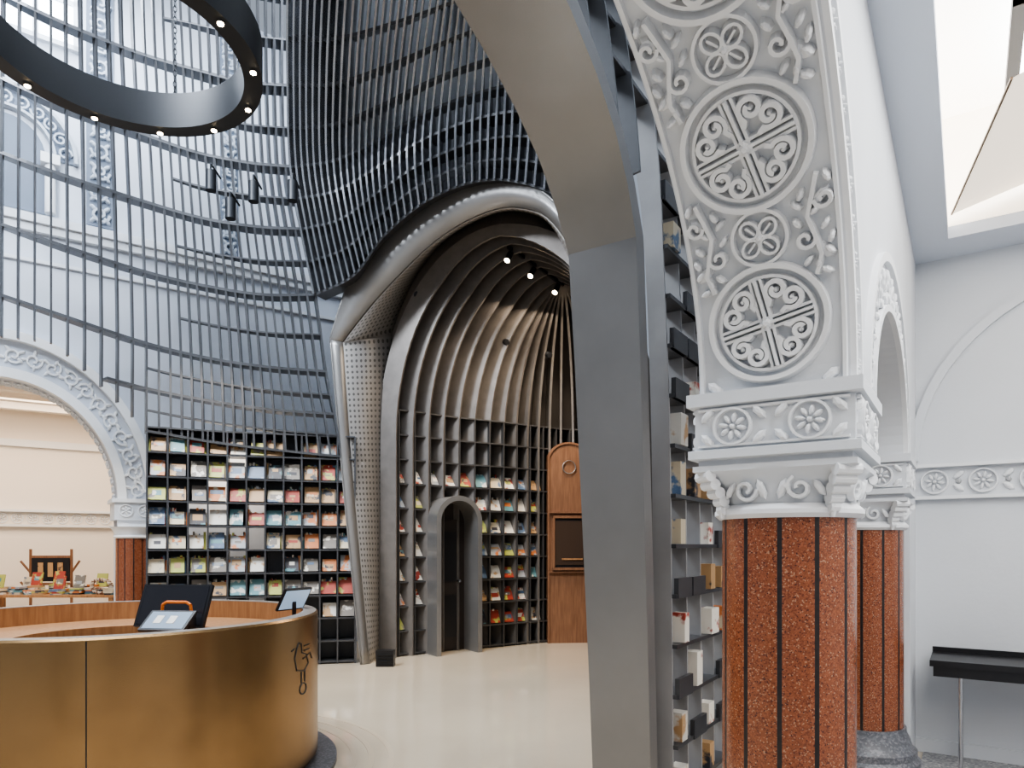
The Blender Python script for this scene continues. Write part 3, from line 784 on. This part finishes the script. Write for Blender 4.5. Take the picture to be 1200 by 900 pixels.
for i in range(40):
    t=2*math.pi*i/40; p=wc+V((.14*math.cos(t),random.uniform(-.02,.02),.1*math.sin(t)))
    mb.cyl(p-V((.02,0,.0)),p+V((.02,.01,.012)),.028,M_wr[i%2],7,.012)
mb.build('dried_wreath')
# ---------------------------------------------------------------- counter
RO=1.27; H=1.05
mb=MB()
mb.lathe(CC,[(1.40,0),(1.40,.035),(1.38,.045),(1.22,.045)],128,M_base)
mb.lathe(CC,[(RO-.03,.04),(RO-.03,.09),(RO,.09),(RO,H-.012),(RO-.012,H)],160,M_bronze)
mb.lathe(CC,[(RO-.012,H),(RO-.10,H),(RO-.10,H-.004)],160,M_rim)
mb.lathe(CC,[(RO-.10,H-.004),(RO-.10,H-.14),(.62,H-.14),(.62,.1),(.64,.1)],160,M_wood)
for d in(-66,-160,-200,60,130):
    a=math.radians(d); e=V((math.cos(a),math.sin(a),0)); mb.box(CC+e*(RO-.001)+UP*(H/2+.04),e,UP.cross(e),UP,.003,.003,H/2-.055,M_black)
def cmap(x,z):
    a=math.radians(-6)+x/RO; e=V((math.cos(a),math.sin(a),0)); return CC+e*RO+UP*z,e
lg=[[(-.10,.86),(-.13,.80),(-.10,.72),(.02,.70),(.10,.74),(.06,.80),(-.02,.82),(-.03,.88),(-.07,.89),(-.10,.86)],[(.0,.78),(.14,.80),(.18,.76)],[(-.03,.70),(-.03,.63)],[(.03,.70),(.03,.63)],[(-.13,.86),(-.17,.85)],[(.02,.86),(.12,.86)],[(.02,.83),(.12,.83)]]
for l in lg: mb.relief(cmap,[(x*.9,y) for x,y in l],.005,.004,M_black)
mb.relief(cmap,[(.05*math.cos(t),.59+.035*math.sin(t)) for t in[2*math.pi*i/16 for i in range(16)]],.005,.004,M_black,True)
mb.build('reception_counter',30)
mb=MB(); bp=P(200,728,3.92); bp.z=H-.14
x=V((.97,-.12,0)).normalized(); y=UP.cross(x); up=(UP*.86+y*.38).normalized(); nn_=x.cross(up)
def Q(a,b,c): return bp+x*a+y*b+UP*c
mb.box(Q(-.0,.08,.012),x,y,UP,.14,.11,.012,M_black); mb.box(Q(0,.08,.10),x,y,UP,.03,.03,.10,M_black)
mb.box(Q(-.03,.08,.24),x,up,nn_,.215,.13,.012,M_black)
mb.box(Q(-.03,.08,.24)+nn_*.013,x,up,nn_,.2,.118,.002,mat('screen_off',(.02,.02,.025),.15))
up2=(UP*.6+y*.8).normalized(); n2=x.cross(up2)
mb.box(Q(.05,-.10,.17),x,up2,n2,.135,.08,.009,M_black); mb.box(Q(.05,-.10,.17)+n2*.0095,x,up2,n2,.12,.066,.0015,M_screen)
for q in(-.05,.03): mb.box(Q(.05+q,-.10,.172)+n2*.0115,x,up2,n2,.022,.03,.001,M_books[10])
mb.tube([Q(.05-.09,-.02,.21),Q(.05-.085,-.02,.255),Q(.05-.06,-.02,.27),Q(.05+.06,-.02,.27),Q(.05+.085,-.02,.255),Q(.05+.09,-.02,.21)],.009,M_orange)
mb.box(Q(.05,-.02,.10),x,y,UP,.10,.03,.10,M_black)
mb.build('cash_register_terminal',30)
mb=MB(); bp2=V((CC.x+1.03,CC.y+.42,H-.14)); x=V((.45,.9,0)).normalized(); y=V((.9,-.45,0)).normalized(); up=(UP*.85+y*.5).normalized(); n3=x.cross(up).normalized()
mb.box(bp2+UP*.01,x,y,UP,.08,.06,.01,M_black); mb.cyl(bp2,bp2+UP*.19,.015,M_black)
mb.box(bp2+UP*.21,x,up,n3,.13,.09,.008,M_black); mb.box(bp2+UP*.21-n3*.009,x,up,n3,.118,.078,.0015,M_screen); mb.box(bp2+UP*.21+n3*.009,x,up,n3,.118,.078,.0015,M_screen)
mb.build('tablet_stand',30)
# ---------------------------------------------------------------- ring pendant
LC=V((-2.65,4.59,4.80))
mb=MB(); ro=.915; ri=.79
mb.lathe(LC,[(ri,0),(ro,0),(ro,.27),(ri,.27),(ri,0)],128,M_lamp)
for k in range(12):
    a=2*math.pi*k/12+.18; p=LC+V((math.cos(a),math.sin(a),0))*(ro-.05); mb.cyl(p-UP*.002,p-UP*.012,.026,M_chrome,14); mb.cyl(p-UP*.010,p-UP*.016,.020,M_bulb,14)
for k in range(3):
    a=2*math.pi*k/3+.9; p=LC+V((math.cos(a),math.sin(a),0))*.86+UP*.2; mb.cyl(p,p+UP*3.5,.005,M_lamp,6)
mb.build('ring_pendant_lamp',30)
mb=MB(); p=P(205,130,7.0)
for k in range(40):
    c=p+UP*(k*.055); a=V((1,0,0)) if k%2 else V((0,1,0))
    ptsc=[c+a*(.018*math.cos(t))+UP*(.034*math.sin(t)) for t in[2*math.pi*i/10 for i in range(11)]]; mb.tube(ptsc,.005,M_lamp,5)
mb.build('hanging_chain')
# ---------------------------------------------------------------- glowing disc added overhead to light the rotunda (out of frame)
mb=MB(); mb.lathe(V((-2.6,5,9.0)),[(0,0),(3.2,0)],48,M_winglow); mb.lathe(V((-2.6,5,9.0)),[(3.2,-.1),(3.5,-.1),(3.5,.1),(3.2,.1),(3.2,-.1)],48,M_lamp)
mb.build('rotunda_fill_disc')
# ---------------------------------------------------------------- lights
def area(name,loc,to,sx,sy,e,col):
    l=bpy.data.lights.new(name,'AREA'); l.shape='RECTANGLE'; l.size=sx; l.size_y=sy; l.energy=e; l.color=col
    o=bpy.data.objects.new(name,l); o.location=loc; o.rotation_euler=(V(to)-V(loc)).to_track_quat('-Z','Y').to_euler(); bpy.context.collection.objects.link(o)
def spot(name,loc,to,e,col,ang=70,r=.05):
    l=bpy.data.lights.new(name,'SPOT'); l.energy=e; l.color=col; l.spot_size=math.radians(ang); l.spot_blend=.6; l.shadow_soft_size=r
    o=bpy.data.objects.new(name,l); o.location=loc; o.rotation_euler=(V(to)-V(loc)).to_track_quat('-Z','Y').to_euler(); bpy.context.collection.objects.link(o)
COOL=(.84,.91,1); WARM=(1,.82,.62)
area('light_rotunda_fill',(-2.6,5,8.9),(-2.6,5.5,0),5,5,470,COOL)  # unseen main light added below the overhead disc
area('light_nave_window',tuple(FW(.4,.6,8.6)),tuple(FW(.8,.2,4)),2,1,90,COOL)
area('light_dome_fill',(-4.6,3.6,7.6),(-1.6,8,6.4),1.6,1.0,620,COOL)  # added fill aimed at the dome fins; no window stands here
area('light_skylight_aisle',tuple(G(-.2,-2.2,4.1)),tuple(G(-.2,-2.0,0)),3.4,2.6,130,(.90,.95,1))
area('light_far_room',tuple(FW(0,-2.4,3.7)),tuple(FW(0,-3.2,0)),5,2,200,(1,.85,.70))
area('light_alcove',(.5,9.3,4.9),(.3,9.6,0),1.2,1.2,55,WARM)
for i,f in enumerate((.1,.5,.95)):
    p=Rg0.lerp(Rg1,f)-UP*.4; tgt=[(-1.5,9.7,1.2),(-.2,10.4,1.2),(.9,10.9,1.2)][i]
    spot('light_track_%d'%i,tuple(p),tgt,150,WARM,75)
spot('light_west_shelf',(-3.2,6.6,4.6),(-3.6,8.3,1.3),220,(1,.87,.70),75)
area('light_behind_west_shelf',tuple(FW(2.7,.35,2.8)),tuple(FW(2.7,.1,1.2)),1.4,.3,26,(1,.82,.62))
spot('light_ring',tuple(LC-UP*.05),(-2.0,4.6,0),150,(1,.85,.65),120,.4)
spot('light_portal',(-.9,6.6,5.2),(-.2,8.2,0),180,(1,.85,.66),75,.3)
w=bpy.data.worlds.new('World'); bpy.context.scene.world=w; w.use_nodes=True
bg=w.node_tree.nodes['Background']; bg.inputs[0].default_value=(.74,.84,1,1); bg.inputs[1].default_value=.43
try: bpy.context.scene.view_settings.look='AgX - Medium High Contrast'
except Exception: pass
# ---------------------------------------------------------------- camera
cd=bpy.data.cameras.new('camera'); cd.sensor_width=36; cd.lens=24; cd.shift_y=(640-450)/1200
co=bpy.data.objects.new('camera',cd); co.location=(0,0,CAMZ); co.rotation_euler=(math.pi/2,0,0); bpy.context.collection.objects.link(co)
bpy.context.scene.camera=co
